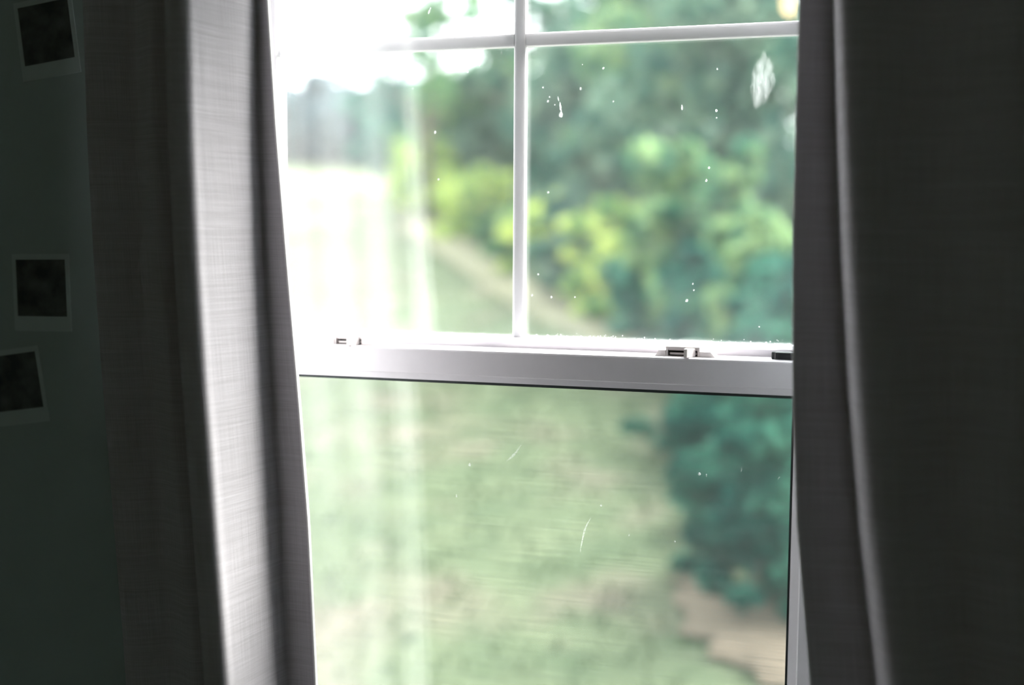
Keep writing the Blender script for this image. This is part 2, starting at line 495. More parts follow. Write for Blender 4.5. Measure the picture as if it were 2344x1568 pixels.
prism('muntin', [(MUX + a, b) for a, b in mp_], 1.2616, 2.0038, 'z', M_vinyl, up)
mh_ = muntin_prof(0.0165, 0.0656, 0.0744)
for a, b in ((-GX + 0.0005, MUX - 0.0076), (MUX + 0.0076, GX - 0.0005)):
    prism('muntin', [(v, MUZ + u) for u, v in mh_], a, b, 'x', M_vinyl, up)

# ---- lower sash, nearer the room
lo = tag(empty('lower_sash', (0, 0.02, 0.505)), 'white vinyl lower window sash with streaky glass below the meeting rail', 'window sash')
ZL, ZB = 1.25, 1.2103
prism('top_rail', [(0.0, 1.2195), (0.0, ZL - 0.0028), (0.0009, ZL - 0.0009), (0.0028, ZL), (0.0425, ZL), (0.0425, ZB), (0.0125, ZB), (0.0045, ZB + 0.0008), (0.0022, 1.2183)],
      -0.376, 0.376, 'x', M_vinyl, lo)
prism('bottom_rail', [(0.0, 0.560), (0.010, 0.570), (0.036, 0.570), (0.0425, 0.562), (0.0425, 0.507), (0.0, 0.507)], -0.376, 0.376, 'x', M_vinyl, lo)
for s in (-1, 1):
    prism('stile', [(s * 0.376, 0.0), (s * (GX + 0.012), 0.0), (s * (GX + 0.0105), 0.002), (s * (GX + 0.001), 0.007), (s * GX, 0.013), (s * GX, 0.036), (s * 0.376, 0.0425)],
          0.570, ZB, 'z', M_vinyl, lo)
bm = bmesh.new()
add_box(bm, -GX, GX, 0.0105, 0.0150, ZB - 0.0032, ZB + 0.0002)
for s in (-1, 1):
    a, b = sorted((s * GX, s * (GX - 0.0022)))
    add_box(bm, a, b, 0.0105, 0.0150, 0.570, ZB - 0.0032)
from_bm('glazing_gasket', bm, M_gasket, lo)
box('pane', (-GX - 0.004, GX + 0.004, 0.0150, 0.0175, 0.566, ZB + 0.002), M_glass_lower, lo)
box('pane', (-GX - 0.004, GX + 0.004, 0.0300, 0.0325, 0.566, ZB + 0.002), M_glass_clean, lo)

# ---- sash locks on the meeting rail: base, hollow housing, lever
def sash_lock(cx):
    y0, y1 = 0.012, 0.040
    bm = bmesh.new()
    # base plate with its two sloping raised ends
    add_prism(bm, [(cx - 0.0355, ZL), (cx - 0.0305, ZL + 0.0068), (cx - 0.0228, ZL + 0.0068), (cx - 0.0225, ZL + 0.0004), (cx + 0.0165, ZL + 0.0004),
                   (cx + 0.0168, ZL + 0.0062), (cx + 0.0290, ZL + 0.0062), (cx + 0.0345, ZL)], y0, y1 - 0.004, 'y')
    base = from_bm('sash_lock', bm, M_lock, lo)
    base['label'] = 'white cam lock on the meeting rail'
    # housing: a roofed bridge that is open at the front
    bm = bmesh.new()
    add_box(bm, cx - 0.0225, cx + 0.0165, y0 + 0.001, y1, ZL + 0.0082, ZL + 0.0112)      # roof
    add_box(bm, cx - 0.0225, cx - 0.0205, y0 + 0.001, y1, ZL, ZL + 0.0082)
    add_box(bm, cx + 0.0140, cx + 0.0165, y0 + 0.001, y1, ZL, ZL + 0.0082)
    add_box(bm, cx - 0.0205, cx + 0.0140, y0 + 0.004, y0 + 0.0055, ZL + 0.0066, ZL + 0.0082)
    add_box(bm, cx - 0.0205, cx + 0.0140, y1 - 0.002, y1, ZL, ZL + 0.0082)
    from_bm('housing', bm, M_lock, base)
    bm = bmesh.new()
    add_box(bm, cx - 0.0205, cx + 0.0140, y0 + 0.010, y0 + 0.012, ZL + 0.0003, ZL + 0.0080)
    from_bm('slot_shade', bm, M_slot_shade, base)  # dark sheet set in the hollow housing to paint its inner shade
    bm = bmesh.new()
    add_box(bm, cx - 0.0185, cx - 0.0005, y0 + 0.004, y0 + 0.007, ZL + 0.0018, ZL + 0.0042)
    add_box(bm, cx + 0.0050, cx + 0.0125, y0 + 0.004, y0 + 0.007, ZL + 0.0020, ZL + 0.0046)
    from_bm('cam', bm, M_lock, base)
    # lever: a wedge that sticks out over the rail edge
    bm = bmesh.new()
    add_prism(bm, [(cx + 0.0005, y0 + 0.010), (cx + 0.0005, -0.0012), (cx + 0.0042, -0.0022), (cx + 0.0115, y0 + 0.001), (cx + 0.0085, y0 + 0.010)], ZL + 0.0004, ZL + 0.0100, 'z')
    from_bm('lever', bm, M_lock, base, False, 0.0006, 2)
    return base
sash_lock(-0.2100)
sash_lock(0.2100)

# ---- marks on the glass: a chalky smear, spots and drips
def on_glass(px, py, y):
    return at_y(px, py, y)

YO = 0.0612                              # just inside the upper sash's inner sheet
def smear(cx, cz, hw, hh, tilt, parent):
    nr, na = 10, 36
    verts, faces, th = [(cx, YO, cz)], [], [1.0]
    for i in range(1, nr + 1):
        r = i / nr
        for k in range(na):
            a = 2 * math.pi * k / na
            wob = 1 + 0.05 * math.sin(3 * a + 1) + 0.05 * math.sin(7 * a + 2) + 0.04 * math.sin(13 * a)
            x = hw * r * wob * math.cos(a); z = hh * r * wob * math.sin(a)
            x *= 1 - 0.25 * max(0, z / hh)
            verts.append((cx + x * math.cos(tilt) + z * math.sin(tilt), YO, cz - x * math.sin(tilt) + z * math.cos(tilt)))
            th.append(max(0.0, 1 - r ** 2.2) ** 0.6)
    for k in range(na): faces.append((0, 1 + k, 1 + (k + 1) % na))
    for i in range(nr - 1):
        for k in range(na):
            a = 1 + i * na; b = a + na
            faces.append((a + k, b + k, b + (k + 1) % na, a + (k + 1) % na))
    me = bpy.data.meshes.new('smear')
    me.from_pydata(verts, [], faces)
    at = me.attributes.new('thick', 'FLOAT', 'POINT')
    at.data.foreach_set('value', th)
    o = link('smear', me, M_smear, parent)
    o['label'] = 'pale chalky smear on the glass'
    return o
p = on_glass(1745, 182, YO)
smear(p.x, p.z, 0.0165, 0.0365, 0.10, up)

def add_spot(bm, x, y, z, r, sz=1.0, tilt=0.0):
    """a low dome facing the room"""
    n = 7
    c = bm.verts.new((x, y - r * 0.35, z))
    ring = []
    for k in range(n):
        a = 2 * math.pi * k / n
        u = r * math.cos(a) * random.uniform(.8, 1.15); v = r * sz * math.sin(a) * random.uniform(.85, 1.15)
        ring.append(bm.verts.new((x + u * math.cos(tilt) + v * math.sin(tilt), y, z - u * math.sin(tilt) + v * math.cos(tilt))))
    for k in range(n): bm.faces.new((c, ring[k], ring[(k + 1) % n]))
    bm.faces.new(ring[::-1])

bm = bmesh.new()
spots = [(1333, 148, 2), (1381, 156, 4), (1642, 158, 3), (1329, 203, 4), (1404, 232, 3), (1640, 253, 5), (1640, 270, 3), (1254, 232, 4), (1258, 222, 3),
         (1623, 384, 4.5), (1617, 413, 4), (1255, 440, 4), (1572, 688, 5.5), (1588, 664, 3), (1586, 650, 3), (1738, 748, 3), (1070, 165, 4), (1098, 148, 4.5), (1148, 120, 3.5),
         (945, 203, 3), (996, 303, 4.5), (1004, 410, 3), (833, 200, 3), (905, 183, 3), (1262, 680, 3.5), (1218, 676, 4), (1232, 628, 3), (1316, 680, 3), (1243, 200, 3), (1270, 240, 2.4)]
for x, y, r in spots:
    q = on_glass(x, y, YO); add_spot(bm, q.x, q.y, q.z, r * 0.00034, random.uniform(0.9, 1.4), random.uniform(-.5, .5))
for x, y, r, s, t in ((1561, 246, 2.3, 3.2, -0.12), (983, 25, 2.0, 5.5, 0.40), (1284, 262, 5.0, 1.6, 0.0), (1283, 245, 2.6, 5.0, -0.18), (1278, 226, 1.6, 4.0, -0.25)):
    q = on_glass(x, y, YO); add_spot(bm, q.x, q.y, q.z, r * 0.00048, s, t)
for i in range(300):                                     # crust of droplets along the bottom bead
    x = random.uniform(1215, 1815)
    yb = 772 + (x - 1215) * 0.026
    y = yb - abs(random.gauss(0, 5.0)) + 4 - 3 * math.sin((x - 1200) / 90)
    q = on_glass(x, y, YO); add_spot(bm, q.x, q.y, q.z, random.uniform(0.7, 2.3) * 0.00045, random.uniform(.8, 1.2))
o = from_bm('water_spots', bm, M_drop, up, True)
o['kind'] = 'stuff'
YL = 0.0148
bm = bmesh.new()
for x, y, r, s, t in ((1075, 1064, 3.6, 1.3, 0), (1601, 1085, 3.6, 1.4, 0), (1617, 1088, 1.4, 3, 0), (1697, 1075, 1.2, 6, 0.05), (1376, 1157, 2.6, 1, 0), (1783, 1094, 1.3, 4, 0.6),
                      (1440, 1225, 1.6, 2, 0), (1045, 1135, 1.6, 2.4, 0), (1545, 1240, 1.6, 1.6, 0)):
    q = on_glass(x, y, YL); add_spot(bm, q.x, q.y, q.z, r * 0.00046, s, t)
o = from_bm('water_spots', bm, M_drop, lo, True)
o['kind'] = 'stuff'
def scratch(pts, w):
    bm = bmesh.new()
    P = [on_glass(x, y, YL) for x, y in pts]
    n = len(P)
    L_, R_ = [], []
    for i, q in enumerate(P):
        d = (P[min(i + 1, n - 1)] - P[max(i - 1, 0)]); d.y = 0; d.normalize()
        nn = Vector((-d.z, 0, d.x)) * w * 0.00048 * (0.15 + math.sin(math.pi * i / (n - 1)) * random.uniform(.7, 1.2))
        L_.append(bm.verts.new(q + nn)); R_.append(bm.verts.new(q - nn))
    for i in range(n - 1): bm.faces.new((L_[i], L_[i + 1], R_[i + 1], R_[i]))
    return from_bm('scratch', bm, M_drop, lo)
scratch([(1158, 1056), (1168, 1049), (1178, 1039), (1186, 1029), (1194, 1017)], 2.2)
scratch([(1328, 1268), (1330, 1250), (1334, 1232), (1338, 1214), (1344, 1200), (1353, 1184)], 1.8)

# ---- black block lying on the ledge
bm = bmesh.new()
add_box(bm, 0.3065, 0.352, 0.0165, 0.0305, ZL, ZL + 0.0082)
bmesh.ops.bevel(bm, geom=[e for e in bm.edges if abs(e.verts[0].co.y - e.verts[1].co.y) < 1e-6 and abs(e.verts[0].co.x - e.verts[1].co.x) < 1e-6], offset=0.004, segments=4, affect='EDGES')
tag(from_bm('plastic_block', bm, M_black, None, False, 0.0008, 1), 'small black plastic block lying on the white meeting rail ledge', 'block')

# ---- insect screen standing outside the lower half
def screen_mat():
    m, nt, out = mat_new('fine_screen_mesh')
    L = nt.links.new
    tc = N(nt, 'ShaderNodeTexCoord')
    mp = N(nt, 'ShaderNodeMapping'); mp.inputs['Scale'].default_value = (9, 1, 620); mp.inputs['Rotation'].default_value = (0, math.radians(-1.0), 0)
    L(tc.outputs['Object'], mp.inputs[0])
    n1 = N(nt, 'ShaderNodeTexNoise', Scale=1.0, Detail=3.0, Roughness=0.7); L(mp.outputs[0], n1.inputs['Vector'])
    mr = N(nt, 'ShaderNodeMapRange'); mr.inputs[1].default_value = 0.3; mr.inputs[2].default_value = 0.7; mr.inputs[3].default_value = 0.33; mr.inputs[4].default_value = 0.55
    L(n1.outputs['Fac'], mr.inputs[0])
    tr = N(nt, 'ShaderNodeBsdfTransparent')
    df = N(nt, 'ShaderNodeBsdfDiffuse'); df.inputs[0].default_value = (0.04, 0.05, 0.048, 1)
    tl = N(nt, 'ShaderNodeBsdfTranslucent'); tl.inputs[0].default_value = (0.04, 0.05, 0.048, 1)
    hz = N(nt, 'ShaderNodeMixShader', Fac=0.4); L(df.outputs[0], hz.inputs[1]); L(tl.outputs[0], hz.inputs[2])
    mo = N(nt, 'ShaderNodeMixShader'); L(mr.outputs[0], mo.inputs[0]); L(tr.outputs[0], mo.inputs[1]); L(hz.outputs[0], mo.inputs[2])
    L(mo.outputs[0], out.inputs[0])
    return m
scr = tag(empty('insect_screen', (0, 0.1, 0.505)), 'fine grey insect screen veiling the garden behind the lower glass', 'screen')
SX = 0.376
for b in ((-SX, SX, 0.096, 0.106, 0.500, 0.515), (-SX, SX, 0.096, 0.106, 1.232, 1.247),
          (-SX, -SX + 0.016, 0.096, 0.106, 0.515, 1.232), (SX - 0.016, SX, 0.096, 0.106, 0.515, 1.232)):
    box('frame_bar', b, M_vinyl, scr, 0.001, 1)
bm = bmesh.new()
bm.faces.new([bm.verts.new(p_) for p_ in ((-SX + 0.008, 0.101, 0.507), (SX - 0.008, 0.101, 0.507), (SX - 0.008, 0.101, 1.24), (-SX + 0.008, 0.101, 1.24))])
from_bm('mesh', bm, screen_mat(), scr)

# ------------------------------------------------------------------ curtains
def catmull(P, sub):
    out = []
    n = len(P)
    for i in range(n - 1):
        p0, p1, p2, p3 = P[max(i - 1, 0)], P[i], P[i + 1], P[min(i + 2, n - 1)]
        for k in range(sub):
            t = k / sub
            out.append(tuple(0.5 * ((2 * b) + (-a + c) * t + (2 * a - 5 * b + 4 * c - d) * t * t + (-a + 3 * b - 3 * c + d) * t ** 3)
                             for a, b, c, d in zip(p0, p1, p2, p3)))
    out.append(P[-1])
    return out

PYS = (0, 300, 600, 900, 1200, 1568)
def column(Y, pxs, ky=0.0):
    """x of a fold line at depth Y as a function of height"""
    zs, xs = [], []
    for py, px in zip(PYS, pxs):
        q = at_y(px, py, Y); zs.append(q.z); xs.append(q.x)
    o_ = np.argsort(zs)
    return np.array(zs)[o_], np.array(xs)[o_]

def col_x(c, z):
    zs, xs = c
    if z > zs[-1]:
        s = (xs[-1] - xs[-3]) / (zs[-1] - zs[-3]); return xs[-1] + s * (z - zs[-1]) * 0.6
    if z < zs[0]:
        s = (xs[2] - xs[0]) / (zs[2] - zs[0]); return xs[0] + s * (z - zs[0]) * 0.6
    return float(np.interp(z, zs, xs))

def smooth_col(c):
    zs, xs = c
    k = np.polyfit(zs, xs, 3)
    return zs, np.polyval(k, zs)

def curtain(name, label, cols, hem_side, z0=0.03, z1=2.235, rows=70):
    """cols: list of (Y, px table, wiggle); swept from top to bottom"""
    data = []
    for Y, pxs, wg in cols:
        if len(pxs) == 2:                      # (column to follow, sideways offset)
            zs_, xs_ = data[pxs[0]][1]
            data.append((Y, (zs_, xs_ + pxs[1]), wg))
        else:
            data.append((Y, smooth_col(column(Y, pxs)), wg))
    verts, uvs = [], []
    nc = None
    for r in range(rows + 1):
        z = z0 + (z1 - z0) * r / rows
        P = []
        for i, (Y, c, wg) in enumerate(data):
            yy = Y + wg * math.sin(z * 2.3 + i * 1.7) + 0.5 * wg * math.sin(z * 5.1 + i)
            P.append((col_x(c, z), yy))
        Q = catmull(P, 9)
        nc = len(Q)
        u = 0
        for i, (x, y) in enumerate(Q):
            if i: u += math.hypot(x - Q[i - 1][0], y - Q[i - 1][1])
            verts.append((x, y, z)); uvs.append((u, z))
    faces = [(r * nc + i, r * nc + i + 1, (r + 1) * nc + i + 1, (r + 1) * nc + i) for r in range(rows) for i in range(nc - 1)]
    root = tag(empty(name, verts[nc // 2]), label, 'curtain', 'drawn back window curtains')
    me = bpy.data.meshes.new('cloth')
    me.from_pydata(verts, [], faces)
    ul = me.uv_layers.new(name='UVMap')
    idx = np.empty(len(me.loops), dtype=np.int32)
    me.loops.foreach_get('vertex_index', idx)
    ul.data.foreach_set('uv', np.array(uvs, dtype=np.float32)[idx].ravel())
    link('cloth', me, M_cloth, root, True)
    # white lining sewn on behind, towards the glass
    lv = []
    for r in range(rows + 1):
        for i in range(nc):
            a_, b_ = verts[r * nc + max(i - 1, 0)], verts[r * nc + min(i + 1, nc - 1)]
            tx_, ty_ = b_[0] - a_[0], b_[1] - a_[1]
            l_ = math.hypot(tx_, ty_) or 1.0
            x, y, z = verts[r * nc + i]
            lv.append((x + hem_side * 0.002 * ty_ / l_, y - hem_side * 0.002 * tx_ / l_, z))
    ml = bpy.data.meshes.new('lining')
    ml.from_pydata(lv, [], faces)
    link('lining', ml, M_lining, root, True)
    # folded hem along the leading edge
    bm = bmesh.new()
    sg = hem_side
    prev = None
    for r in range(rows + 1):
        x, y, z = verts[r * nc]
        ring = [bm.verts.new((x + sg * a, y + b, z)) for a, b in ((-0.0012, -0.0006), (0.0010, -0.0010), (0.0013, 0.0006), (0.0012, 0.0042), (-0.0012, 0.0040))]
        if prev:
            for k in range(5): bm.faces.new((prev[k], prev[(k + 1) % 5], ring[(k + 1) % 5], ring[k]))
        else:
            bm.faces.new(ring)
        prev = ring
    bm.faces.new(prev[::-1])
    from_bm('hem', bm, M_hem, root)
    return root

cur_l = curtain('curtain', 'white linen curtain left of the glass with one brightly lit fold',
        [(-0.150, (612, 630, 655, 683, 703, 722), 0.0),
         (-0.148, (600, 613, 632, 657, 675, 692), 0.0),
         (-0.149, (586, 592, 606, 627, 645, 664), 0.0),
         (-0.158, (578, 582, 592, 613, 630, 650), 0.0),
         (-0.180, (550, 556, 564, 583, 600, 620), 0.0),
         (-0.215, (494, 501, 512, 533, 552, 574), 0.0),
         (-0.240, (455, 463, 473, 495, 515, 541), 0.0),
         (-0.254, (432, 440, 452, 474, 494, 522), 0.0),
         (-0.2605, (7, -0.010), 0.0),
         (-0.2600, (7, -0.022), 0.0),
         (-0.248, (7, -0.031), 0.0),
         (-0.205, (7, -0.033), 0.0),
         (-0.176, (7, -0.036), 0.0),
         (-0.166, (7, -0.050), 0.001),
         (-0.172, (7, -0.068), 0.002),
         (-0.184, (7, -0.090), 0.002),
         (-0.170, (7, -0.112), 0.002),
         (-0.166, (7, -0.130), 0.002),
         (-0.182, (7, -0.152), 0.002),
         (-0.186, (7, -0.174), 0.002),
         (-0.168, (7, -0.190), 0.0),
         (-0.130, (7, -0.203), 0.0),
         (-0.100, (7, -0.204), 0.0)], 1)
cur_r = curtain('curtain', 'shadowed curtain right of the glass with a thin lit fold line',
        [(-0.139, (1831, 1825, 1816, 1814, 1829, 1856), 0.0),
         (-0.137, (1848, 1845, 1842, 1846, 1862, 1888), 0.0),
         (-0.131, (1885, 1888, 1895, 1908, 1928, 1965), 0.0),
         (-0.129, (1904, 1909, 1920, 1935, 1957, 1999), 0.0),
         (-0.134, (1908, 1913, 1925, 1940, 1963, 2005), 0.0),
         (-0.160, (1911, 1917, 1930, 1946, 1969, 2012), 0.0),
         (-0.186, (1919, 1928, 1942, 1959, 1983, 2028), 0.0),
         (-0.194, (1942, 1955, 1972, 1992, 2018, 2064), 0.0),
         (-0.190, (2000, 2010, 2030, 2052, 2080, 2128), 0.001),
         (-0.166, (2090, 2100, 2112, 2126, 2145, 2180), 0.002),
         (-0.160, (2160, 2165, 2172, 2180, 2192, 2215), 0.002),
         (-0.172, (2240, 2243, 2247, 2252, 2258, 2270), 0.002),
         (-0.178, (2320, 2321, 2323, 2326, 2330, 2336), 0.002),
         (-0.160, (2400, 2400, 2400, 2400, 2402, 2404), 0.002),
         (-0.150, (2480, 2480, 2480, 2480, 2480, 2480), 0.0)], -1)

# rod the curtains hang from
rod = tag(empty('curtain_rod', (0, -0.20, 2.25)), 'dark metal rod carrying the two curtains above the window', 'curtain rod')
bm = bmesh.new(); add_tube(bm, [(-1.05, -0.20, 2.25), (1.05, -0.20, 2.25)], 0.011, 14); from_bm('pole', bm, M_rod, rod, True)
for s in (-1, 1):
    bm = bmesh.new()
    add_tube(bm, [(s * 0.95, -0.082, 2.25), (s * 0.95, -0.19, 2.25)], 0.007, 10)
    add_box(bm, s * 0.95 - 0.018, s * 0.95 + 0.018, -0.086, -0.080, 2.20, 2.30)
    from_bm('bracket', bm, M_rod, rod)
    bm = bmesh.new(); bmesh.ops.create_uvsphere(bm, u_segments=16, v_segments=10, radius=0.022, matrix=Matrix.Translation((s * 1.06, -0.20, 2.25)))
    from_bm('finial', bm, M_rod, rod, True)

# ------------------------------------------------------------------ instant prints on the wall
def instant_print(c, w, h, rot, label):
    y = WY0 - 0.0012
    root = tag(empty('instant_photo', (c[0], y, c[1])), label, 'photo', 'instant photos on the wall')
    cr, sr = math.cos(rot), math.sin(rot)
    def quad(x0, x1, z0, z1, ya, yb, name, mat):
        bm = bmesh.new()
        pr = [(c[0] + x * cr - z * sr, c[1] + x * sr + z * cr) for x, z in ((x0, z0), (x1, z0), (x1, z1), (x0, z1))]
        add_prism(bm, pr, ya, yb, 'y')
        return from_bm(name, bm, mat, root)
    quad(-w / 2, w / 2, -h / 2, h / 2, WY0 - 0.0009, WY0 - 0.0001, 'card', M_card)
    quad(-w / 2 + 0.006, w / 2 - 0.006, -h / 2 + 0.019, h / 2 - 0.007, WY0 - 0.0012, WY0 - 0.0008, 'picture', M_print)
for (px, py, rot, label) in ((96, 670, 0.015, 'small bordered instant photo hanging straight on the dark wall'),
                             (38, 885, 0.15, 'tilted instant photo lowest of the three on the dark wall'),
                             (108, 86, 0.12, 'slightly tilted instant photo at the top of the dark wall')):
    q = at_y(px, py, WY0)
    instant_print((q.x, q.z), 0.086, 0.098, rot, label)

# ------------------------------------------------------------------ pendant bulb behind the camera, seen as a glint in the upper glass
PB = at_y(1808, -6, 2 * 0.0628 + 2.45)
lampc = (PB.x, -2.45, PB.z)
pend = tag(empty('pendant_lamp', (lampc[0], lampc[1], CEIL)), 'warm bare pendant bulb glinting in the upper glass beside the right curtain', 'lamp')
bm = bmesh.new(); add_tube(bm, [(lampc[0], lampc[1], CEIL - 0.002), (lampc[0], lampc[1], lampc[2] + 0.105)], 0.003, 8); from_bm('cord', bm, M_cord, pend)
bm = bmesh.new(); add_lathe(bm, [(0, 0.0), (0.045, 0.0), (0.045, -0.02), (0.006, -0.03), (0, -0.03)], (lampc[0], lampc[1], CEIL)); from_bm('ceiling_cup', bm, M_brass, pend, True)
bm = bmesh.new(); add_lathe(bm, [(0, 0.11), (0.010, 0.108), (0.019, 0.095), (0.019, 0.05), (0, 0.05)], lampc); from_bm('socket', bm, M_brass, pend, True)
m, nt, out = mat_new('glowing_bulb')
em = N(nt, 'ShaderNodeEmission', Strength=12.0); em.inputs[0].default_value = (1.0, 0.68, 0.34, 1)
nt.links.new(em.outputs[0], out.inputs[0])
bm = bmesh.new(); add_lathe(bm, [(0, -0.055), (0.012, -0.052), (0.023, -0.04), (0.028, -0.02), (0.027, 0.0), (0.019, 0.025), (0.014, 0.05), (0, 0.05)], lampc); from_bm('bulb', bm, m, pend, True)

# ------------------------------------------------------------------ outside: rising lawn, shrubs and trees
SL = 0.12
def gz(x, y):
    return -0.6 + SL * y

def ground_at(px, py):
    d = ray(px, py)
    # CAM.z + t dz = -0.6 + SL*(CAM.y + t dy)
    t = (CAM.z + 0.6 - SL * CAM.y) / (SL * d.y - d.z)
    return CAM + d * t

nx, ny = 60, 60
verts = []
for j in range(ny + 1):
    y = 0.12 + 46 * (j / ny) ** 1.6
    for i in range(nx + 1):
        x = -45 + 80 * i / nx
        verts.append((x, y, gz(x, y) + 0.03 * math.sin(x * 1.7 + y * 0.6) * min(1, y / 6)))
faces = [(j * (nx + 1) + i, j * (nx + 1) + i + 1, (j + 1) * (nx + 1) + i + 1, (j + 1) * (nx + 1) + i) for j in range(ny) for i in range(nx)]
me = bpy.data.meshes.new('ground'); me.from_pydata(verts, [], faces)
tag(link('ground', me, M_lawn, None, True), kind='structure')

def soil_bed(label, pts, name, mat):
    """an irregular low mound of dry earth, outlined on the ground"""
    P = [ground_at(*q) for q in pts]
    c = sum(P, Vector()) / len(P)
    bm = bmesh.new()
    ring = []
    n = len(P)
    for i in range(n):
        for k in range(4):
            t = k / 4
            q = P[i].lerp(P[(i + 1) % n], t)
            q = q + Vector((random.uniform(-.06, .06), random.uniform(-.06, .06), 0))
            ring.append(q)
    out_ = [bm.verts.new((q.x, q.y, gz(q.x, q.y) + 0.032)) for q in ring]
    mid = [bm.verts.new((q.x * .75 + c.x * .25, q.y * .75 + c.y * .25, gz(q.x * .75 + c.x * .25, q.y * .75 + c.y * .25) + 0.06)) for q in ring]
    cc = bm.verts.new((c.x, c.y, gz(c.x, c.y) + 0.075))
    m_ = len(ring)
    for i in range(m_):
        bm.faces.new((out_[i], out_[(i + 1) % m_], mid[(i + 1) % m_], mid[i]))
        bm.faces.new((mid[i], mid[(i + 1) % m_], cc))
    return tag(from_bm(name, bm, mat, None, True), label, 'soil')
soil_bed('pale straw-coloured strip along the lawn edge below the far shrubs', [(930, 485), (1060, 550), (1200, 625), (1340, 700), (1480, 765), (1420, 815), (1290, 770), (1150, 690), (1000, 590), (900, 510)], 'dry_grass_strip', M_dry)
soil_bed('pale dry soil patch under the dark shrubs seen through the lower glass', [(1530, 1330), (1700, 1370), (1900, 1440), (1900, 1620), (1700, 1560), (1600, 1490), (1560, 1420)], 'soil_bed', M_soil)

def leaves_mesh(lumps, count, size, aspect=0.55):
    """leaf blades scattered over the shells of the lumps"""
    w = np.array([l[3] * l[4] + l[3] * l[5] + l[4] * l[5] for l in lumps])
    which = rng.choice(len(lumps), count, p=w / w.sum())
    Lm = np.array(lumps)[which]
    d = rng.normal(size=(count, 3)); d /= np.linalg.norm(d, axis=1)[:, None]
    rad = rng.uniform(0.45, 1.08, count) ** 0.6
    c = Lm[:, :3] + d * Lm[:, 3:6] * rad[:, None]
    nrm = d + rng.normal(size=(count, 3)) * 0.55 + np.array([0, 0, 0.35]); nrm /= np.linalg.norm(nrm, axis=1)[:, None]
    a = np.cross(nrm, rng.normal(size=(count, 3))); a /= np.linalg.norm(a, axis=1)[:, None]
    b = np.cross(nrm, a)
    s = size * rng.uniform(0.6, 1.3, count)[:, None]
    p0 = c - a * s; p1 = c + b * s * aspect + nrm * s * 0.12; p2 = c + a * s - nrm * s * 0.2; p3 = c - b * s * aspect + nrm * s * 0.12
    V = np.stack([p0, p1, p2, p3], 1).reshape(-1, 3)
    me = bpy.data.meshes.new('foliage')
    me.vertices.add(len(V)); me.vertices.foreach_set('co', V.ravel().astype(np.float32))
    nl = count * 4
    me.loops.add(nl); me.loops.foreach_set('vertex_index', np.arange(nl, dtype=np.int32))
    me.polygons.add(count); me.polygons.foreach_set('loop_start', np.arange(0, nl, 4, dtype=np.int32))
    me.polygons.foreach_set('loop_total', np.full(count, 4, dtype=np.int32))
    me.update(calc_edges=True)
    return me

def plant(name, label, cat, group, base, w, h, kind, count, leaf, nl=9, crown0=0.0, sparse=1.0):
    """a shrub or tree: stems plus lumps of leaves between crown0*h and h"""
    x, y = base.x, base.y
    z = gz(x, y)
    root = tag(empty(name, (x, y, z)), label, cat, group)
    lumps = []
    for i in range(nl):
        t = (i + 0.5) / nl
        hz = crown0 + (1 - crown0) * min(1.0, max(0.05, t + random.uniform(-.12, .12)))
        rr = w * 0.5 * math.sin(math.pi * min(0.92, 0.22 + 0.72 * t)) ** 0.7
        a = i * 2.4 + random.uniform(-.9, .9)
        q = rr * random.uniform(0.3, 1.15)
        s = w * random.uniform(0.075, 0.21) * sparse
        lumps.append((x + q * math.cos(a), y + q * math.sin(a), z + max(s * 0.5, h * hz - s * 0.4), s * random.uniform(.8, 1.5), s, s * random.uniform(0.5, 1.0)))
    if sparse >= 1:
        lumps.append((x, y, z + h * (crown0 + 1) / 2, w * 0.27, w * 0.27, h * (1 - crown0) * 0.40))
    me = leaves_mesh(lumps, count, leaf)
    f = link('foliage', me, LEAF[kind], root)
    f['kind'] = 'stuff'
    bm = bmesh.new()
    tr = max(0.012, 0.014 * h)
    top = Vector((x + random.uniform(-.1, .1) * w, y, z + h * 0.8))
    add_tube(bm, [(x, y, z - 0.05), (x + random.uniform(-.03, .03) * w, y, z + h * 0.4), top], [tr, tr * 0.7, tr * 0.25], 6)
    for l in lumps[::max(1, len(lumps) // 8)]:
        s0 = Vector((x, y, z)).lerp(top, random.uniform(0.25, 0.6))
        add_tube(bm, [s0, s0.lerp(Vector(l[:3]), 0.55) + Vector((0, 0, 0.04 * h)), l[:3]], [tr * 0.45, tr * 0.3, tr * 0.1], 5)
    from_bm('trunk' if crown0 > 0.1 else 'stems', bm, M_bark, root, True)
    return root

def base_at(px, Y):
    q = at_y(px, 600, Y)
    return Vector((q.x, Y, 0))

# low yellow-green shrubs along the far edge of the lawn
G1 = 'low shrubs along the lawn edge'
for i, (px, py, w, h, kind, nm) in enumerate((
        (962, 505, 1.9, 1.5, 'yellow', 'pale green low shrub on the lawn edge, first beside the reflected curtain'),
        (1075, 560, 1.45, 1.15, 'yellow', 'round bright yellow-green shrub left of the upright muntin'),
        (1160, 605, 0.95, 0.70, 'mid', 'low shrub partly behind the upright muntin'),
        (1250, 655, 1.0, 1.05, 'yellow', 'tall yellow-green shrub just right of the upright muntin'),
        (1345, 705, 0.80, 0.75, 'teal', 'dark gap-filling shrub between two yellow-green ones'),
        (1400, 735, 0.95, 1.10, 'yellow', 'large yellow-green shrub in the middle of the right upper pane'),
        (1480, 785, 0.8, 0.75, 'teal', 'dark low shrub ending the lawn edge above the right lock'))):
    plant('shrub', nm, 'shrub', G1, ground_at(px, py - 14), w, h, kind, 3000, 0.05, 20)
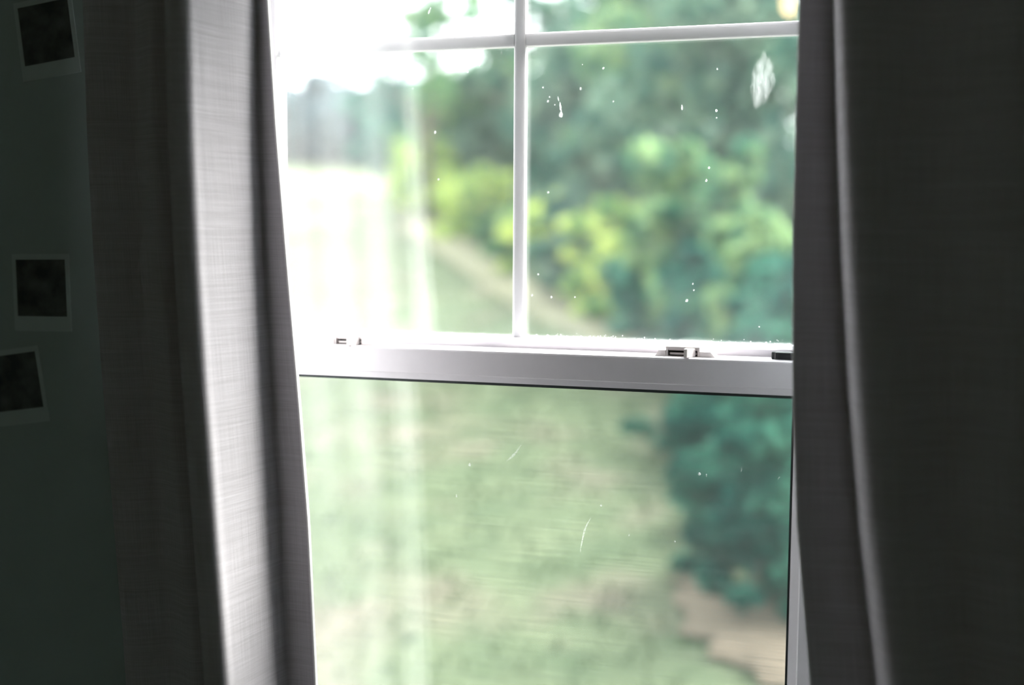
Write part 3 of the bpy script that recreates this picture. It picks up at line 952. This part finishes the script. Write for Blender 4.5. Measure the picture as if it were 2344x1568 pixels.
# shrubs and small trees behind them
G2 = 'trees behind the lawn edge'
for (px, Y, w, h, kind, cr, cnt, leaf, nm) in (
        (940, 23, 2.6, 2.6, 'teal', 0.15, 3600, 0.11, 'dark blue-green tree beside the reflected curtain edge'),
        (1060, 21, 2.6, 2.7, 'mid', 0.15, 3600, 0.10, 'mid green rounded tree left of the upright muntin'),
        (1165, 19.5, 2.2, 2.9, 'grey', 0.2, 3200, 0.10, 'grey-green tree right behind the upright muntin'),
        (1290, 16, 1.5, 2.3, 'teal', 0.1, 3600, 0.08, 'slim dark teal tree just right of the upright muntin'),
        (1400, 15, 2.5, 3.7, 'grey', 0.12, 4600, 0.085, 'grey-green tree in the middle of the right upper pane'),
        (1530, 13.5, 2.6, 3.9, 'mid', 0.12, 5200, 0.08, 'tall mid green tree behind the brighter shrubs right of centre'),
        (1680, 11.5, 2.4, 3.7, 'grey', 0.12, 5200, 0.075, 'tall grey-green tree behind the chalky smear'),
        (1830, 10.5, 2.2, 3.6, 'grey', 0.12, 5000, 0.07, 'tall grey-green tree partly hidden by the right curtain')):
    plant('tree', nm, 'tree', G2, base_at(px, Y), w, h, kind, int(cnt * 1.2), leaf, 38, cr)
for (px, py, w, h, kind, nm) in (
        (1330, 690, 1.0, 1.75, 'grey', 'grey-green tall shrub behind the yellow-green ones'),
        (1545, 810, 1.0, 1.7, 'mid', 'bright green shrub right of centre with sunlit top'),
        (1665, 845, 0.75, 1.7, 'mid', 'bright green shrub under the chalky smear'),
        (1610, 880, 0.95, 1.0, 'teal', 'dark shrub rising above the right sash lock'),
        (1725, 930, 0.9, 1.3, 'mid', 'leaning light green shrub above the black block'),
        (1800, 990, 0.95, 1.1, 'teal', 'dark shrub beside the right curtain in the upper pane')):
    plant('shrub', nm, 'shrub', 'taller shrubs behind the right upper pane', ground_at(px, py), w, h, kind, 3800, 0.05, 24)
# loose high branches against the sky
for (px, Y, w, h, kind, nm) in ((985, 18, 3.0, 4.6, 'mid', 'loose tall tree whose branches cross the sky at the top'),
                                (1250, 17.5, 2.4, 3.9, 'grey', 'loose grey tree with sky between its branches'),
                                (1560, 15.5, 3.0, 4.3, 'mid', 'tall loose tree at the top of the right upper pane')):
    plant('tree', nm, 'tree', G2, base_at(px, Y), w, h, kind, 2000, 0.10, 26, 0.45, 0.8)
# distant trees beyond the lawn, left
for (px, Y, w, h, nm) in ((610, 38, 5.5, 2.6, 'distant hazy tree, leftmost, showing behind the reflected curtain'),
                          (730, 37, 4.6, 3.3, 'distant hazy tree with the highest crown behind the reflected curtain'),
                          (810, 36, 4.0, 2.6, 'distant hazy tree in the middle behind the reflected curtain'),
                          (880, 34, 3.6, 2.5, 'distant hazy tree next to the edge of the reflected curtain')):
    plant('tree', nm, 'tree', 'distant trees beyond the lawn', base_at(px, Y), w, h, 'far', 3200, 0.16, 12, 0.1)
# near dark shrubs seen through the lower glass
for (px, py, w, h, nm) in ((1655, 1330, 0.62, 0.62, 'dark teal shrub in the lower glass, left one by the soil patch'),
                           (1770, 1400, 0.75, 0.85, 'dark teal shrub in the lower glass beside the right stile'),
                           (1890, 1380, 0.8, 0.95, 'dark teal shrub mostly hidden by the right curtain'),
                           (1610, 1080, 0.85, 0.55, 'low dark teal shrub under the meeting rail, left of the other near shrubs'),
                           (1740, 1190, 0.8, 0.75, 'tall dark teal shrub just under the right end of the meeting rail')):
    plant('shrub', nm, 'shrub', 'dark shrubs near the house', ground_at(px, py), w, h, 'teal', 3000, 0.035, 9)

# grass blades on the nearer lawn
n = 26000
gx = rng.uniform(-9, 3, n); gy = rng.uniform(2.5, 16, n)
hgt = rng.uniform(0.025, 0.06, n); ang = rng.uniform(0, math.pi, n)
wd = 0.010
lean = rng.normal(size=(n, 2)) * 0.02
bz = -0.6 + SL * gy + 0.02
V = np.stack([np.stack([gx - wd * np.cos(ang), gy - wd * np.sin(ang), bz], 1), np.stack([gx + wd * np.cos(ang), gy + wd * np.sin(ang), bz], 1),
              np.stack([gx + lean[:, 0], gy + lean[:, 1], bz + hgt], 1)], 1).reshape(-1, 3)
me = bpy.data.meshes.new('grass')
me.vertices.add(len(V)); me.vertices.foreach_set('co', V.ravel().astype(np.float32))
me.loops.add(3 * n); me.loops.foreach_set('vertex_index', np.arange(3 * n, dtype=np.int32))
me.polygons.add(n); me.polygons.foreach_set('loop_start', np.arange(0, 3 * n, 3, dtype=np.int32)); me.polygons.foreach_set('loop_total', np.full(n, 3, dtype=np.int32))
me.update(calc_edges=True)
tag(link('grass', me, M_grass), 'short grass blades growing over the sloping lawn', 'grass', kind='stuff')
